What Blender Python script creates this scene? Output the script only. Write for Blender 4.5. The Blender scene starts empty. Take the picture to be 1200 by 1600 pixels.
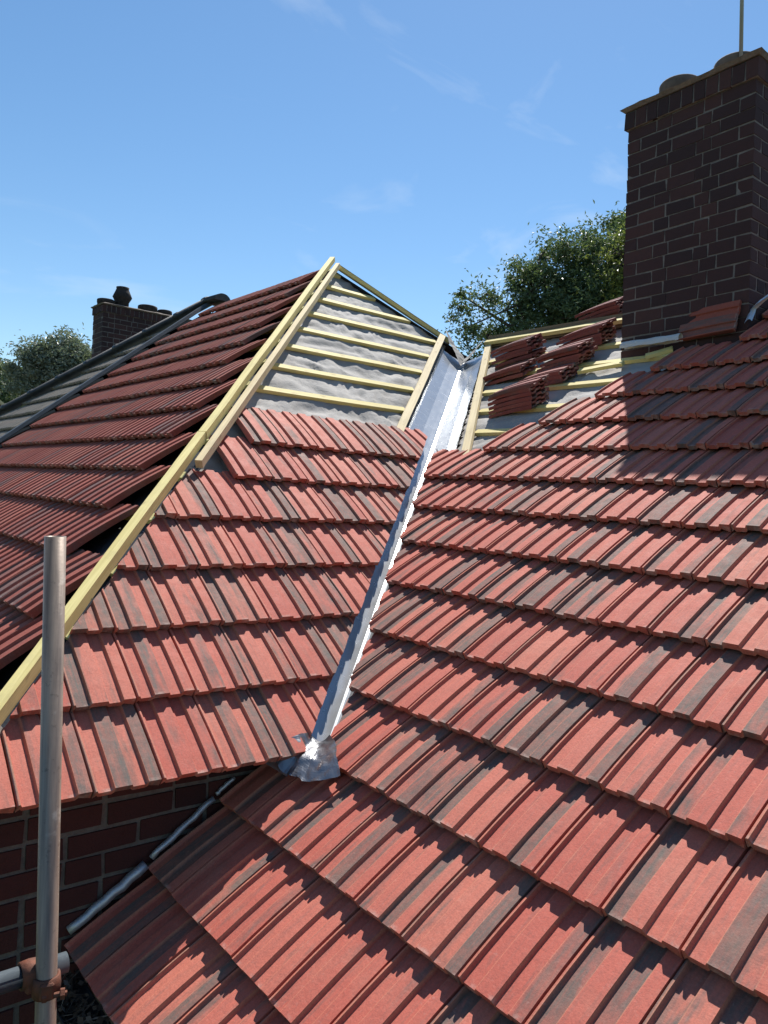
import bpy, bmesh, math, random
from mathutils import Vector, Matrix, noise
random.seed(7)
R_ = math.radians
sc = bpy.context.scene
col = sc.collection

# ------------------------------------------------------------------ camera
CP = Vector((-1.5387, -1.4283, 0.9228)); YAW, PIT, ROL, FPX = 0.8924, -0.0211, 0.0575, 1203.4
fw = Vector((math.cos(YAW)*math.cos(PIT), math.sin(YAW)*math.cos(PIT), math.sin(PIT)))
rt0 = Vector((math.sin(YAW), -math.cos(YAW), 0)); up0 = rt0.cross(fw)
rt = rt0*math.cos(ROL) + up0*math.sin(ROL); up = up0*math.cos(ROL) - rt0*math.sin(ROL)
cam = bpy.data.cameras.new('camera'); co = bpy.data.objects.new('camera', cam); col.objects.link(co)
cam.sensor_fit = 'HORIZONTAL'; cam.sensor_width = 36; cam.lens = 36*FPX/1200
cam.clip_start = .05; cam.clip_end = 2000
co.matrix_world = Matrix(((rt.x, up.x, -fw.x, CP.x), (rt.y, up.y, -fw.y, CP.y), (rt.z, up.z, -fw.z, CP.z), (0, 0, 0, 1)))
sc.camera = co

# ------------------------------------------------------------------ light
SUN = Vector((.437, .348, .829)).normalized()
SUN_EL = math.asin(SUN.z); SUN_AZ = math.atan2(SUN.x, SUN.y)
w = bpy.data.worlds.new('World'); sc.world = w; w.use_nodes = True
nt = w.node_tree; nt.nodes.clear()
def WN(t, **k):
    n = nt.nodes.new(t)
    for a, b in k.items(): setattr(n, a, b)
    return n
sky = WN('ShaderNodeTexSky', sky_type='NISHITA', sun_disc=False, sun_elevation=SUN_EL, sun_rotation=SUN_AZ,
         air_density=1.0, dust_density=.12, ozone_density=1.6, altitude=50)
bg = WN('ShaderNodeBackground'); bg.inputs['Strength'].default_value = .088
wo = WN('ShaderNodeOutputWorld')
tc = WN('ShaderNodeTexCoord')
mp = WN('ShaderNodeMapping'); mp.inputs['Location'].default_value = (2.1, .6, .3); mp.inputs['Rotation'].default_value = (0, 0, R_(-20)); mp.inputs['Scale'].default_value = (1.0, 4.6, 6.5)
n1 = WN('ShaderNodeTexNoise'); n1.inputs['Scale'].default_value = 1.7; n1.inputs['Detail'].default_value = 6; n1.inputs['Roughness'].default_value = .55; n1.inputs['Distortion'].default_value = .9
r1 = WN('ShaderNodeValToRGB'); r1.color_ramp.elements[0].position = .56; r1.color_ramp.elements[1].position = .86
r1.color_ramp.elements[0].color = (0, 0, 0, 1); r1.color_ramp.elements[1].color = (.30, .30, .30, 1)
mx = WN('ShaderNodeMix', data_type='RGBA'); mx.inputs['B'].default_value = (6.4, 7.0, 7.6, 1)
L_ = nt.links.new
L_(tc.outputs['Generated'], mp.inputs['Vector']); L_(mp.outputs['Vector'], n1.inputs['Vector']); L_(n1.outputs['Fac'], r1.inputs['Fac'])
L_(r1.outputs['Color'], mx.inputs['Factor']); hs = WN('ShaderNodeHueSaturation'); hs.inputs['Saturation'].default_value = 1.17; hs.inputs['Hue'].default_value = .496
L_(sky.outputs['Color'], hs.inputs['Color']); L_(hs.outputs['Color'], mx.inputs['A']); L_(mx.outputs['Result'], bg.inputs['Color']); L_(bg.outputs['Background'], wo.inputs['Surface'])
sd = bpy.data.lights.new('sun', 'SUN'); sd.energy = 4.8; sd.angle = R_(.53); sd.color = (1, .965, .91)
so = bpy.data.objects.new('sun', sd); col.objects.link(so); so.rotation_euler = SUN.to_track_quat('Z', 'Y').to_euler(); so.location = (6, 5, 12)
vs = sc.view_settings; vs.view_transform = 'Standard'; vs.look = 'None'; vs.gamma = 1; vs.use_curve_mapping = False
vs.exposure = .68

# ------------------------------------------------------------------ geometry of the place (metres)
TH_R, G_R, W_R = .6098, .3105, .2                      # wing slope: pitch, gauge, tile cover width
K = 1.04
TH_L, G_L, W_L = .6933, .2919*K, .2*K                  # hip end and long slope of the main roof
def far(p): return CP + (Vector(p)-CP)*K
O_R = Vector((0, 0, 0)); O_L = far((-.7946, .7080, .0526))
XB = -1.2355; G_B = .303*K; U0_B = .945
cR, sR, tR = math.cos(TH_R), math.sin(TH_R), math.tan(TH_R)
cL, sL, tL = math.cos(TH_L), math.sin(TH_L), math.tan(TH_L)
class Slope:
    def __init__(s, o, v, u):
        s.o, s.v, s.u = Vector(o), Vector(v), Vector(u); s.n = s.v.cross(s.u)
    def at(s, v, u, h=0): return s.o + s.v*v + s.u*u + s.n*h
    def mat(s, v=0, u=0, h=0):
        p = s.at(v, u, h)
        return Matrix(((s.v.x, s.u.x, s.n.x, p.x), (s.v.y, s.u.y, s.n.y, p.y), (s.v.z, s.u.z, s.n.z, p.z), (0, 0, 0, 1)))
    def uv(s, p): d = Vector(p)-s.o; return d.dot(s.v), d.dot(s.u)
    def pix(s, px, py, h=0):                            # where a line of sight meets the slope
        d = fw + rt*(px-600)/FPX - up*(py-800)/FPX
        t = (s.n.dot(s.o) + h - s.n.dot(CP))/s.n.dot(d); return CP + d*t
SR = Slope(O_R, (0, -1, 0), (cR, 0, sR))
SL = Slope(O_L, (1, 0, 0), (0, cL, sL))
SB = Slope((XB, 0, 0), (0, -1, 0), (cL, 0, sL))
def sight(px, py, depth): return CP + (fw + rt*(px-600)/FPX - up*(py-800)/FPX)*depth
def zL(y): return O_L.z + tL*(y-O_L.y)
RIDGE_X = 2.42; RIDGE_Z = tL*(RIDGE_X-XB)
HIP_C = O_L.y - O_L.z/tL - XB                           # hip in plan: y = x + HIP_C
APEX = Vector((RIDGE_X, RIDGE_X+HIP_C, RIDGE_Z))
PARTY_Y = 6.80; WRX = 3.42; WRZ = tR*WRX                # wing ridge
DECK = -.104                                            # membrane below the tail line of the tiles
GROUND = -3.2

# ------------------------------------------------------------------ helpers
WM = {}
def put(o, mat=None, parent=None):
    mat = mat or Matrix()
    WM[o] = mat
    if parent is not None:
        o.parent = parent; o.matrix_parent_inverse = WM[parent].inverted()
    o.matrix_basis = mat
    return o
def meta(o, label=None, cat=None, group=None, kind=None):
    if label: o['label'] = label
    if cat: o['category'] = cat
    if group: o['group'] = group
    if kind: o['kind'] = kind
    return o
def empty(name, loc, label, cat, group=None):
    o = bpy.data.objects.new(name, None); col.objects.link(o); o.empty_display_size = .2
    put(o, Matrix.Translation(loc)); return meta(o, label, cat, group)
def mesh_of(bm, name, mat, smooth=False):
    me = bpy.data.meshes.new(name); bm.normal_update(); bm.to_mesh(me); bm.free()
    if mat: me.materials.append(mat)
    if smooth:
        for p in me.polygons: p.use_smooth = True
    return me
def obj(name, me, mat=None, parent=None):
    o = bpy.data.objects.new(name, me); col.objects.link(o); return put(o, mat, parent)
def box(bm, lo, hi, M=None):
    vs_ = [bm.verts.new((x, y, z)) for z in (lo[2], hi[2]) for y in (lo[1], hi[1]) for x in (lo[0], hi[0])]
    for f in ((0, 2, 3, 1), (4, 5, 7, 6), (0, 1, 5, 4), (1, 3, 7, 5), (3, 2, 6, 7), (2, 0, 4, 6)): bm.faces.new([vs_[i] for i in f])
    if M is not None: bmesh.ops.transform(bm, matrix=M, verts=vs_)
    return vs_
def bevel(bm, w_, seg=1):
    bmesh.ops.bevel(bm, geom=list(bm.edges), offset=w_, segments=seg, affect='EDGES', profile=.6)
def beam(name, a, b, wid, hgt, upv, mat, parent, bev=.003, seed=0, wob=.002):
    """sawn timber from a to b; top face along upv, a and b on the middle of its underside"""
    a, b = Vector(a), Vector(b); d = (b-a); ln = d.length; d.normalize(); s = d.cross(Vector(upv)).normalized(); n = s.cross(d)
    bm = bmesh.new(); rnd = random.Random(seed); nseg = max(2, int(ln/.35))
    rings = []
    for i in range(nseg+1):
        t = ln*i/nseg; jx, jz = rnd.uniform(-wob, wob), rnd.uniform(-wob, wob)
        rings.append([bm.verts.new((t, jx+q[0]*wid/2, jz+q[1]*hgt)) for q in ((-1, 0), (1, 0), (1, 1), (-1, 1))])
    for i in range(nseg):
        for k in range(4): bm.faces.new((rings[i][k], rings[i+1][k], rings[i+1][(k+1) % 4], rings[i][(k+1) % 4]))
    bm.faces.new(rings[0]); bm.faces.new(rings[-1][::-1])
    bmesh.ops.recalc_face_normals(bm, faces=list(bm.faces))
    M = Matrix(((d.x, s.x, n.x, a.x), (d.y, s.y, n.y, a.y), (d.z, s.z, n.z, a.z), (0, 0, 0, 1)))
    return obj(name, mesh_of(bm, name, mat), M, parent)
def tube(bm, pts, rads, seg=10, caps=True):
    rings = []
    for i, p in enumerate(pts):
        p = Vector(p); d = (Vector(pts[min(i+1, len(pts)-1)])-Vector(pts[max(i-1, 0)])).normalized()
        a = d.orthogonal().normalized() if i == 0 else (rings_a - d*rings_a.dot(d)).normalized()
        rings_a = a; b = d.cross(a)
        rings.append([bm.verts.new(p+(a*math.cos(2*math.pi*k/seg)+b*math.sin(2*math.pi*k/seg))*rads[i]) for k in range(seg)])
    for i in range(len(rings)-1):
        for k in range(seg): bm.faces.new((rings[i][k], rings[i][(k+1) % seg], rings[i+1][(k+1) % seg], rings[i+1][k]))
    if caps: bm.faces.new(rings[0][::-1]); bm.faces.new(rings[-1])
def lathe(bm, prof, seg=24, M=None):
    rings = []
    for r, z in prof: rings.append([bm.verts.new((r*math.cos(2*math.pi*k/seg), r*math.sin(2*math.pi*k/seg), z)) for k in range(seg)])
    for i in range(len(rings)-1):
        for k in range(seg): bm.faces.new((rings[i][k], rings[i][(k+1) % seg], rings[i+1][(k+1) % seg], rings[i+1][k]))
    bm.faces.new(rings[0][::-1]); bm.faces.new(rings[-1])
    if M is not None: bmesh.ops.transform(bm, matrix=M, verts=[v for r in rings for v in r])

# ------------------------------------------------------------------ materials
class MT:
    def __init__(s, name, rough=.8, metal=0, spec=.4):
        s.m = bpy.data.materials.new(name); s.m.use_nodes = True; s.t = s.m.node_tree; s.b = s.t.nodes['Principled BSDF']
        s.b.inputs['Roughness'].default_value = rough; s.b.inputs['Metallic'].default_value = metal; s.b.inputs['Specular IOR Level'].default_value = spec
    def n(s, t, ins=None, **k):
        x = s.t.nodes.new(t)
        for a, b in k.items(): setattr(x, a, b)
        for a, b in (ins or {}).items():
            if isinstance(b, bpy.types.NodeSocket): s.t.links.new(b, x.inputs[a])
            else: x.inputs[a].default_value = b
        return x
    def l(s, a, b): s.t.links.new(a, s.b.inputs[b])
    def math(s, op, a, b=0, c=None, clamp=False):
        d = {0: a, 1: b}
        if c is not None: d[2] = c
        return s.n('ShaderNodeMath', d, operation=op, use_clamp=clamp).outputs[0]
    def mix(s, f, a, b, mode='MIX'):
        return s.n('ShaderNodeMix', {'Factor': f, 'A': a, 'B': b}, data_type='RGBA', blend_type=mode).outputs['Result']
    def noise(s, v, scale, detail=3, rough=.55, dist=0):
        return s.n('ShaderNodeTexNoise', {'Vector': v, 'Scale': scale, 'Detail': detail, 'Roughness': rough, 'Distortion': dist}).outputs['Fac']
    def ramp(s, f, *els):
        r = s.n('ShaderNodeValToRGB', {'Fac': f}); e = r.color_ramp.elements
        while len(e) < len(els): e.new(.5)
        for q, (p, c) in zip(e, els): q.position = p; q.color = (*c, 1) if len(c) == 3 else c
        return r.outputs['Color']
    def bump(s, h, st=.3, dist=.01):
        s.l(s.n('ShaderNodeBump', {'Height': h, 'Strength': st, 'Distance': dist}).outputs['Normal'], 'Normal')
    def objv(s): return s.n('ShaderNodeTexCoord').outputs['Object']
    def geo(s): return s.n('ShaderNodeNewGeometry').outputs['Position']
def grey3(x): return (x, x, x)

def tile_material(name, reds, grey, amount, worn_lit=(.50, .20, .12, 1), rough=.72, dark_tile=.06, sp=.2):
    m = MT(name, rough, 0, sp)
    at = m.n('ShaderNodeAttribute', attribute_name='tc').outputs['Vector']
    sx = m.n('ShaderNodeSeparateXYZ', {0: at}); x, y, z = sx.outputs
    rn = m.math('ADD', m.n('ShaderNodeObjectInfo').outputs['Random'], z)
    band = m.math('FLOOR', m.math('MULTIPLY_ADD', x, 4, .8))
    def wn(a, b):
        cv = m.n('ShaderNodeCombineXYZ', {0: a, 1: b}).outputs[0]
        return m.n('ShaderNodeTexWhiteNoise', {'Vector': cv}, noise_dimensions='2D').outputs['Value']
    tilev = wn(m.math('MULTIPLY', rn, 91.7), 3.3)
    bandv = wn(m.math('MULTIPLY', rn, 57.3), band)
    loc = m.n('ShaderNodeCombineXYZ', {0: m.math('MULTIPLY', x, 2.2), 1: m.math('MULTIPLY', y, .8), 2: m.math('MULTIPLY', rn, 40)}).outputs[0]
    streak = m.noise(loc, 2.2, 4, .6, .4)
    ov = m.n('ShaderNodeVectorMath', {0: m.objv(), 1: m.n('ShaderNodeCombineXYZ', {0: m.math('MULTIPLY', rn, 17.3), 1: m.math('MULTIPLY', rn, 5.1)}).outputs[0]}, operation='ADD').outputs[0]
    fine = m.noise(ov, 190, 3, .7)
    mid = m.noise(ov, 22, 4, .6)
    base = m.ramp(tilev, (0, reds[0]), (.45, reds[1]), (1, reds[2]))
    base = m.mix(m.math('MULTIPLY', mid, .5), base, reds[3])
    # grey pigment streaks that follow whole ribs
    th = m.math('MULTIPLY_ADD', tilev, -.25, 1.0-amount+.12)
    g1 = m.math('MULTIPLY', m.math('SUBTRACT', m.math('ADD', bandv, m.math('MULTIPLY_ADD', streak, .9, -.45)), th), 4.5, clamp=True)
    g2 = m.math('MULTIPLY', m.math('SUBTRACT', streak, .60), 7, clamp=True)
    g = m.math('MAXIMUM', g1, m.math('MULTIPLY', g2, .55))
    g = m.math('MULTIPLY', g, m.math('MULTIPLY_ADD', m.noise(ov, 34, 5, .7), .9, .42), clamp=True)
    sv = m.n('ShaderNodeCombineXYZ', {0: m.math('MULTIPLY', x, 17), 1: m.math('MULTIPLY', y, 1.6), 2: m.math('MULTIPLY', rn, 73)}).outputs[0]
    s2 = m.noise(sv, 1.0, 4, .65, .5)
    gs = m.math('MULTIPLY', g, m.math('MULTIPLY_ADD', s2, 1.1, .35), clamp=True)
    base = m.mix(m.math('MULTIPLY', m.math('SUBTRACT', s2, .50), 2.2, clamp=True), base, m.mix(.62, base, grey))
    c = m.mix(gs, base, m.mix(m.math('MULTIPLY', m.math('SUBTRACT', .52, s2), 2.5, clamp=True), grey, m.mix(.5, grey, (.03, .027, .025, 1))))
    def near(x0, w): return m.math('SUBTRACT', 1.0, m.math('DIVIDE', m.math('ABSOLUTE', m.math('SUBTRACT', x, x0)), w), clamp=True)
    edge = m.math('MAXIMUM', m.math('MAXIMUM', near(.288, .022), near(.788, .022)), m.math('MAXIMUM', near(.553, .014), near(.04, .02)))  # sunlit step highlights painted into the colour, along with worn orange pigment
    c = m.mix(m.math('MULTIPLY', edge, m.math('MULTIPLY_ADD', mid, .7, .40), clamp=True), c, worn_lit)
    tail = m.math('MULTIPLY', m.math('MULTIPLY', m.math('SUBTRACT', .035, y), 40, clamp=True), m.math('MULTIPLY', m.math('SUBTRACT', mid, .50), 5, clamp=True), clamp=True)
    c = m.mix(m.math('MULTIPLY', tail, .6), c, (.52, .40, .34, 1))
    # dusty bloom and grit
    bloom = m.math('MULTIPLY', m.math('SUBTRACT', m.noise(m.geo(), 5.5, 4, .65), .53), 1.0, clamp=True)
    c = m.mix(bloom, c, (.42, .23, .16, 1))
    c = m.mix(m.math('MULTIPLY', m.math('SUBTRACT', fine, .42), 1.7, clamp=True), c, m.mix(.5, c, (.05, .03, .03, 1)))
    gr = m.noise(ov, 85, 5, .75)
    c = m.mix(m.math('MULTIPLY', m.math('SUBTRACT', gr, .52), 2.2, clamp=True), c, m.mix(.55, c, (.09, .06, .055, 1)))
    c = m.mix(m.math('MULTIPLY', m.math('SUBTRACT', .45, gr), 2.0, clamp=True), c, m.mix(.4, c, (.55, .40, .33, 1)))
    pale = m.math('MULTIPLY', m.math('SUBTRACT', m.noise(ov, 75, 2, .5), .70), 6, clamp=True)
    c = m.mix(m.math('MULTIPLY', pale, .25), c, (.5, .42, .38, 1))
    m.l(c, 'Base Color')
    m.l(m.math('MULTIPLY_ADD', mid, .25, rough-.12), 'Roughness')
    m.bump(m.math('ADD', m.math('MULTIPLY', fine, .5), gr), .30, .004)
    return m.m
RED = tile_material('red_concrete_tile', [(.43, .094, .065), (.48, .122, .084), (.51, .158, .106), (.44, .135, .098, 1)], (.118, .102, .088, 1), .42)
RED_B = tile_material('deep_red_concrete_tile', [(.28, .064, .042), (.33, .084, .054), (.37, .110, .070), (.26, .078, .054, 1)], (.11, .092, .085, 1), .30, worn_lit=(.34, .11, .08, 1))
GREYT = tile_material('weathered_grey_tile', [(.23, .205, .17), (.26, .23, .19), (.30, .265, .22), (.22, .20, .165, 1)], (.18, .165, .145, 1), .3, worn_lit=(.22, .2, .17, 1), rough=.8, sp=.2)

def timber(name, a, b, k=1.):
    m = MT(name, .7, 0, .3); v = m.objv()
    st = m.n('ShaderNodeMapping', {'Vector': v, 'Scale': (1.2, 26, 26)}).outputs[0]
    g = m.noise(st, 2.2, 5, .6, .6)
    c = m.ramp(g, (.25, a), (.62, b), (.85, tuple(x*1.05 for x in b)))
    kn = m.math('MULTIPLY', m.math('SUBTRACT', m.noise(m.n('ShaderNodeMapping', {'Vector': v, 'Scale': (3, 9, 9)}).outputs[0], 2.1, 2), .68), 9, clamp=True)
    c = m.mix(m.math('MULTIPLY', kn, .7), c, (.16, .09, .03, 1))
    d = m.math('MULTIPLY', m.math('SUBTRACT', m.noise(v, 9, 4, .7), .52), 2.4, clamp=True)
    c = m.mix(m.math('MULTIPLY', d, .4), c, (.25, .20, .13, 1))
    m.l(c, 'Base Color'); m.bump(g, .25, .003); return m.m
TIMBER = timber('treated_softwood', (.52, .42, .15), (.70, .59, .25))
TIMBER_P = timber('pale_softwood', (.50, .39, .21), (.66, .54, .32))
TIMBER_O = timber('old_dark_timber', (.10, .08, .05), (.20, .16, .10))

def membrane(name, c1, c2, rough=.78):
    m = MT(name, rough, 0, .2); v = m.objv()
    n = m.noise(v, 3.2, 5, .6); f = m.noise(v, 420, 2, .6)
    c = m.ramp(n, (.3, c1), (.7, c2)); m.l(m.mix(m.math('MULTIPLY', f, .25), c, (*[x*.6 for x in c1], 1)), 'Base Color')
    m.bump(m.math('ADD', m.noise(v, 26, 4, .6, 1.), m.math('MULTIPLY', f, .15)), .5, .008); return m.m
MEMB = membrane('grey_breather_membrane', (.29, .275, .255), (.41, .39, .365))
MEMB_D = membrane('dark_underfelt', (.022, .024, .030), (.045, .048, .055))

def metal(name, c, rough, metal_=1., bump=0, bs=30, var=.12, spread=.3):
    m = MT(name, rough, metal_, .5); v = m.objv(); n = m.noise(v, 7, 5, .65)
    m.l(m.mix(n, (*[x*(1-var) for x in c], 1), (*c, 1)), 'Base Color')
    m.l(m.math('MULTIPLY_ADD', m.noise(v, 16, 4, .6), spread, rough-spread/2), 'Roughness')
    if bump: m.bump(m.noise(v, bs, 3, .5, .8), bump, .01)
    return m.m
ALU = metal('mill_finish_valley_metal', (.50, .52, .54), .26, .6, .02, 3, .22, .12)
LEAD = metal('crumpled_flashing', (.30, .30, .31), .36, .9, .35, 24, .35)
LEAD_D = metal('dull_lead_roll', (.50, .52, .55), .5, .7, .2, 30)
GALV = metal('weathered_steel_tube', (.25, .19, .145), .42, .35, .03, 60, .65)
m = MT('weathered_steel_tube', .45, .35, .5); v = m.objv()
n = m.noise(m.n('ShaderNodeMapping', {'Vector': v, 'Scale': (30, 30, 1.6)}).outputs[0], 1.6, 5, .65); sp_ = m.noise(v, 55, 4, .7)
c = m.ramp(n, (.3, (.12, .092, .075)), (.55, (.24, .185, .145)), (.75, (.33, .275, .225)))
c = m.mix(m.math('MULTIPLY', m.math('SUBTRACT', sp_, .60), 6, clamp=True), c, (.07, .05, .04, 1))
c = m.mix(m.math('MULTIPLY', m.math('SUBTRACT', m.noise(v, 11, 4, .7), .60), 5, clamp=True), c, (.42, .38, .33, 1))
m.l(c, 'Base Color'); m.l(m.math('MULTIPLY_ADD', n, .35, .25), 'Roughness'); m.bump(sp_, .15, .002); GALV = m.m
GALV_B = metal('painted_ledger_tube', (.11, .135, .155), .5, .5, .1, 40, .3)
m = MT('rusty_coupler', .75, .35); v = m.objv(); m.l(m.ramp(m.noise(v, 22, 4), (.3, (.06, .042, .035)), (.7, (.19, .062, .032))), 'Base Color'); m.bump(m.noise(v, 120, 3), .4, .003); RUST = m.m
m = MT('aerial_alloy', .4, .7); m.b.inputs['Base Color'].default_value = (.34, .35, .36, 1); MAST = m.m

def brick_mat(name, a, b, c, sooty=.3):
    m = MT(name, .85, 0, .25); oi = m.n('ShaderNodeObjectInfo').outputs['Random']; v = m.objv()
    base = m.ramp(oi, (0, a), (.5, b), (1, c))
    n = m.noise(v, 26, 4, .65); base = m.mix(m.math('MULTIPLY', n, sooty*1.5), base, (*[x*.45 for x in a], 1))
    pale = m.math('MULTIPLY', m.math('SUBTRACT', m.noise(v, 12, 4, .7), .66), 5, clamp=True)
    m.l(m.mix(m.math('MULTIPLY', pale, .35), base, (.26, .20, .18, 1)), 'Base Color')
    m.bump(m.math('ADD', n, m.noise(v, 140, 3)), .5, .006); return m.m
BRICK = brick_mat('dark_red_brick', (.048, .028, .029), (.066, .034, .033), (.090, .043, .039))
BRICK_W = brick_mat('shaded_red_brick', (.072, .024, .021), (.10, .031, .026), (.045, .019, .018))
def mortar_mat(name, a, b):
    m = MT(name, .95, 0, .15); v = m.geo(); n = m.noise(v, 30, 5, .7); m.l(m.ramp(n, (.3, a), (.7, b)), 'Base Color'); m.bump(m.noise(v, 120, 4), .6, .006); return m.m
MORTAR = mortar_mat('old_mortar', (.14, .122, .112), (.245, .218, .20))
MORTAR_W = mortar_mat('wall_mortar', (.11, .092, .08), (.19, .165, .14))
FLAUNCH = mortar_mat('flaunching_mortar', (.13, .11, .095), (.23, .20, .175))
m = MT('brick_textured_wall', .9, 0, .2)
bt = m.n('ShaderNodeTexBrick', {'Vector': m.n('ShaderNodeMapping', {'Vector': m.geo(), 'Rotation': (R_(90), 0, 0)}).outputs[0], 'Color1': (.2, .06, .045, 1), 'Color2': (.13, .045, .036, 1), 'Mortar': (.3, .26, .22, 1), 'Scale': 1., 'Mortar Size': .006, 'Brick Width': .235, 'Row Height': .083}); m.l(bt.outputs['Color'], 'Base Color'); WALLTEX = m.m
m = MT('black_ridge_tile', .55, 0, .45); v = m.geo(); m.l(m.ramp(m.noise(v, 9, 5, .65), (.3, (.022, .024, .026)), (.75, (.065, .068, .066))), 'Base Color'); m.bump(m.noise(v, 70, 3), .3, .005); BLACK = m.m
m = MT('terracotta_pot', .85, 0, .2); v = m.geo(); m.l(m.ramp(m.noise(v, 14, 4, .65), (.3, (.10, .075, .062)), (.7, (.20, .14, .11))), 'Base Color'); POT = m.m
m = MT('sooty_pot', .8, 0, .25); v = m.geo(); m.l(m.ramp(m.noise(v, 20, 4, .65), (.3, (.016, .015, .015)), (.75, (.06, .045, .04))), 'Base Color'); POT_D = m.m
m = MT('bark', .9, 0, .2); v = m.geo(); n = m.noise(m.n('ShaderNodeMapping', {'Vector': v, 'Scale': (8, 8, 1.5)}).outputs[0], 2, 5); m.l(m.ramp(n, (.3, (.06, .048, .035)), (.7, (.14, .115, .09))), 'Base Color'); m.bump(n, .6, .03); BARK = m.m
m = MT('grass_ground', .95, 0, .2); v = m.geo(); n = m.noise(v, .6, 6, .6); m.l(m.ramp(n, (.3, (.035, .055, .02)), (.7, (.08, .10, .035))), 'Base Color'); m.bump(m.noise(v, 30, 4), .7, .05); GRASS = m.m
def leaf_mat(name, a, b, tr):
    m = MT(name, .45, 0, .5); at = m.n('ShaderNodeAttribute', attribute_name='lf').outputs['Fac']
    c = m.ramp(at, (0, a), (1, b)); m.l(c, 'Base Color')
    t = m.n('ShaderNodeBsdfTranslucent', {'Color': m.mix(.5, c, (.16, .22, .04, 1))}); mxs = m.n('ShaderNodeMixShader', {0: tr, 1: m.b.outputs[0], 2: t.outputs[0]})
    m.t.links.new(mxs.outputs[0], m.t.nodes['Material Output'].inputs[0]); return m.m
LEAF_D = leaf_mat('dark_oak_leaf', (.045, .085, .036), (.15, .205, .095), .30)
LEAF_P = leaf_mat('grey_green_leaf', (.13, .16, .12), (.30, .33, .25), .28)
LEAF_Y = leaf_mat('yellow_green_leaf', (.13, .16, .035), (.25, .27, .07), .4)
m = MT('dead_leaf', .9, 0, .1); oi = m.n('ShaderNodeAttribute', attribute_name='lf').outputs['Fac']; m.l(m.ramp(oi, (0, (.03, .022, .018)), (.7, (.09, .065, .045)), (1, (.2, .17, .14))), 'Base Color'); LITTER = m.m
m = MT('grey_plastic_gutter', .5, 0, .4); m.b.inputs['Base Color'].default_value = (.03, .03, .032, 1); GUTTER = m.m
m = MT('steel_nail', .4, .9); m.b.inputs['Base Color'].default_value = (.4, .38, .36, 1); NAIL = m.m

# ------------------------------------------------------------------ ground
bm = bmesh.new(); bmesh.ops.create_grid(bm, x_segments=8, y_segments=8, size=600)
g = obj('ground', mesh_of(bm, 'ground', GRASS), Matrix.Translation((0, 0, GROUND))); meta(g, kind='structure')

# ------------------------------------------------------------------ roof tile
TL, TT, CAMB = .385, .021, .006
def tile_bm(W, rnd=None, length=TL, TT=TT):
    P = [(.004, -13), (.008, -2.5), (.020, 0), (.046, 0), (.072, -12.5), (.268, -12), (.292, -.6), (.305, 0), (.545, 0), (.572, -12.5), (.768, -12), (.792, -.6), (.805, 0), (.980, -.4), (.985, -13)]
    bm = bmesh.new(); tcl = bm.verts.layers.float_vector.new('tc')
    NS = 5; top = []; bot = []
    def hh(s): return -.136*s + 4*CAMB*s*(TL-s)/TL**2
    for i in range(NS+1):
        s = length*i/NS; ra = []; rb = []
        for (x, z) in P:
            j = 0
            v_ = bm.verts.new((x*W, s, hh(s)+z*.001+j)); v_[tcl] = (x, s/TL, rnd or 0); ra.append(v_)
        for (x, z) in ((.004, -14), (.05, -2), (.08, -11.), (.27, -11), (.31, -1), (.54, -1), (.58, -11), (.77, -11), (.81, -1), (.985, -14)):
            v_ = bm.verts.new((x*W, s, hh(s)+z*.001-TT*(1-.48*s/TL))); v_[tcl] = (x, s/TL, rnd or 0); rb.append(v_)
        top.append(ra); bot.append(rb)
    for i in range(NS):
        for k in range(len(P)-1): bm.faces.new((top[i][k], top[i][k+1], top[i+1][k+1], top[i+1][k]))
        for k in range(9): bm.faces.new((bot[i][k+1], bot[i][k], bot[i+1][k], bot[i+1][k+1]))
        bm.faces.new((top[i][0], top[i+1][0], bot[i+1][0], bot[i][0])); bm.faces.new((top[i+1][-1], top[i][-1], bot[i][-1], bot[i+1][-1]))
    for i in (0, NS):
        f = bm.faces.new(top[i]+bot[i][::-1])
        if i == 0: f.normal_flip()
    bmesh.ops.recalc_face_normals(bm, faces=list(bm.faces))
    return bm
def finish_tile(bm, mat):
    # thin sharp edges; smooth only along the gentle camber
    return mesh_of(bm, 'tile', mat)
ME_TILE = {}
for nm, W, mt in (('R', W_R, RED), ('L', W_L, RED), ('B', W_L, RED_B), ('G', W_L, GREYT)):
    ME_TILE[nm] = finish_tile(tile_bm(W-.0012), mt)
def cut_bm(W, planes, v0, u0, length=TL):
    """planes: (a,b,c) keep a*v+b*u+c>=0 in slope coordinates"""
    bm = tile_bm(W-.0012, 0, length)
    for a, b, c in planes:
        n = Vector((a, b, 0)); L2 = n.length; n /= L2; d = (a*v0+b*u0+c)/L2
        vals = [n.x*v.co.x+n.y*v.co.y+d for v in bm.verts]
        if not vals: break
        if min(vals) >= 0: continue
        if max(vals) <= 0: bm.free(); return None
        r = bmesh.ops.bisect_plane(bm, geom=list(bm.verts)+list(bm.edges)+list(bm.faces), plane_co=-n*d, plane_no=n, clear_inner=True)
        ed = [e for e in r['geom_cut'] if isinstance(e, bmesh.types.BMEdge)]
        bmesh.ops.contextual_create(bm, geom=ed) if False else bmesh.ops.holes_fill(bm, edges=ed, sides=0)
    if not bm.faces: bm.free(); return None
    return bm
trnd = random.Random(21)
def jit(S, v, u, amt=1.):
    return S.mat(v, u+trnd.uniform(-.003, .003)*amt, trnd.uniform(-.0012, .0018)*amt) @ Matrix.Rotation(trnd.uniform(-.005, .005)*amt, 4, 'Z') @ Matrix.Rotation(trnd.uniform(-.004, .004)*amt, 4, 'Y')
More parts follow.
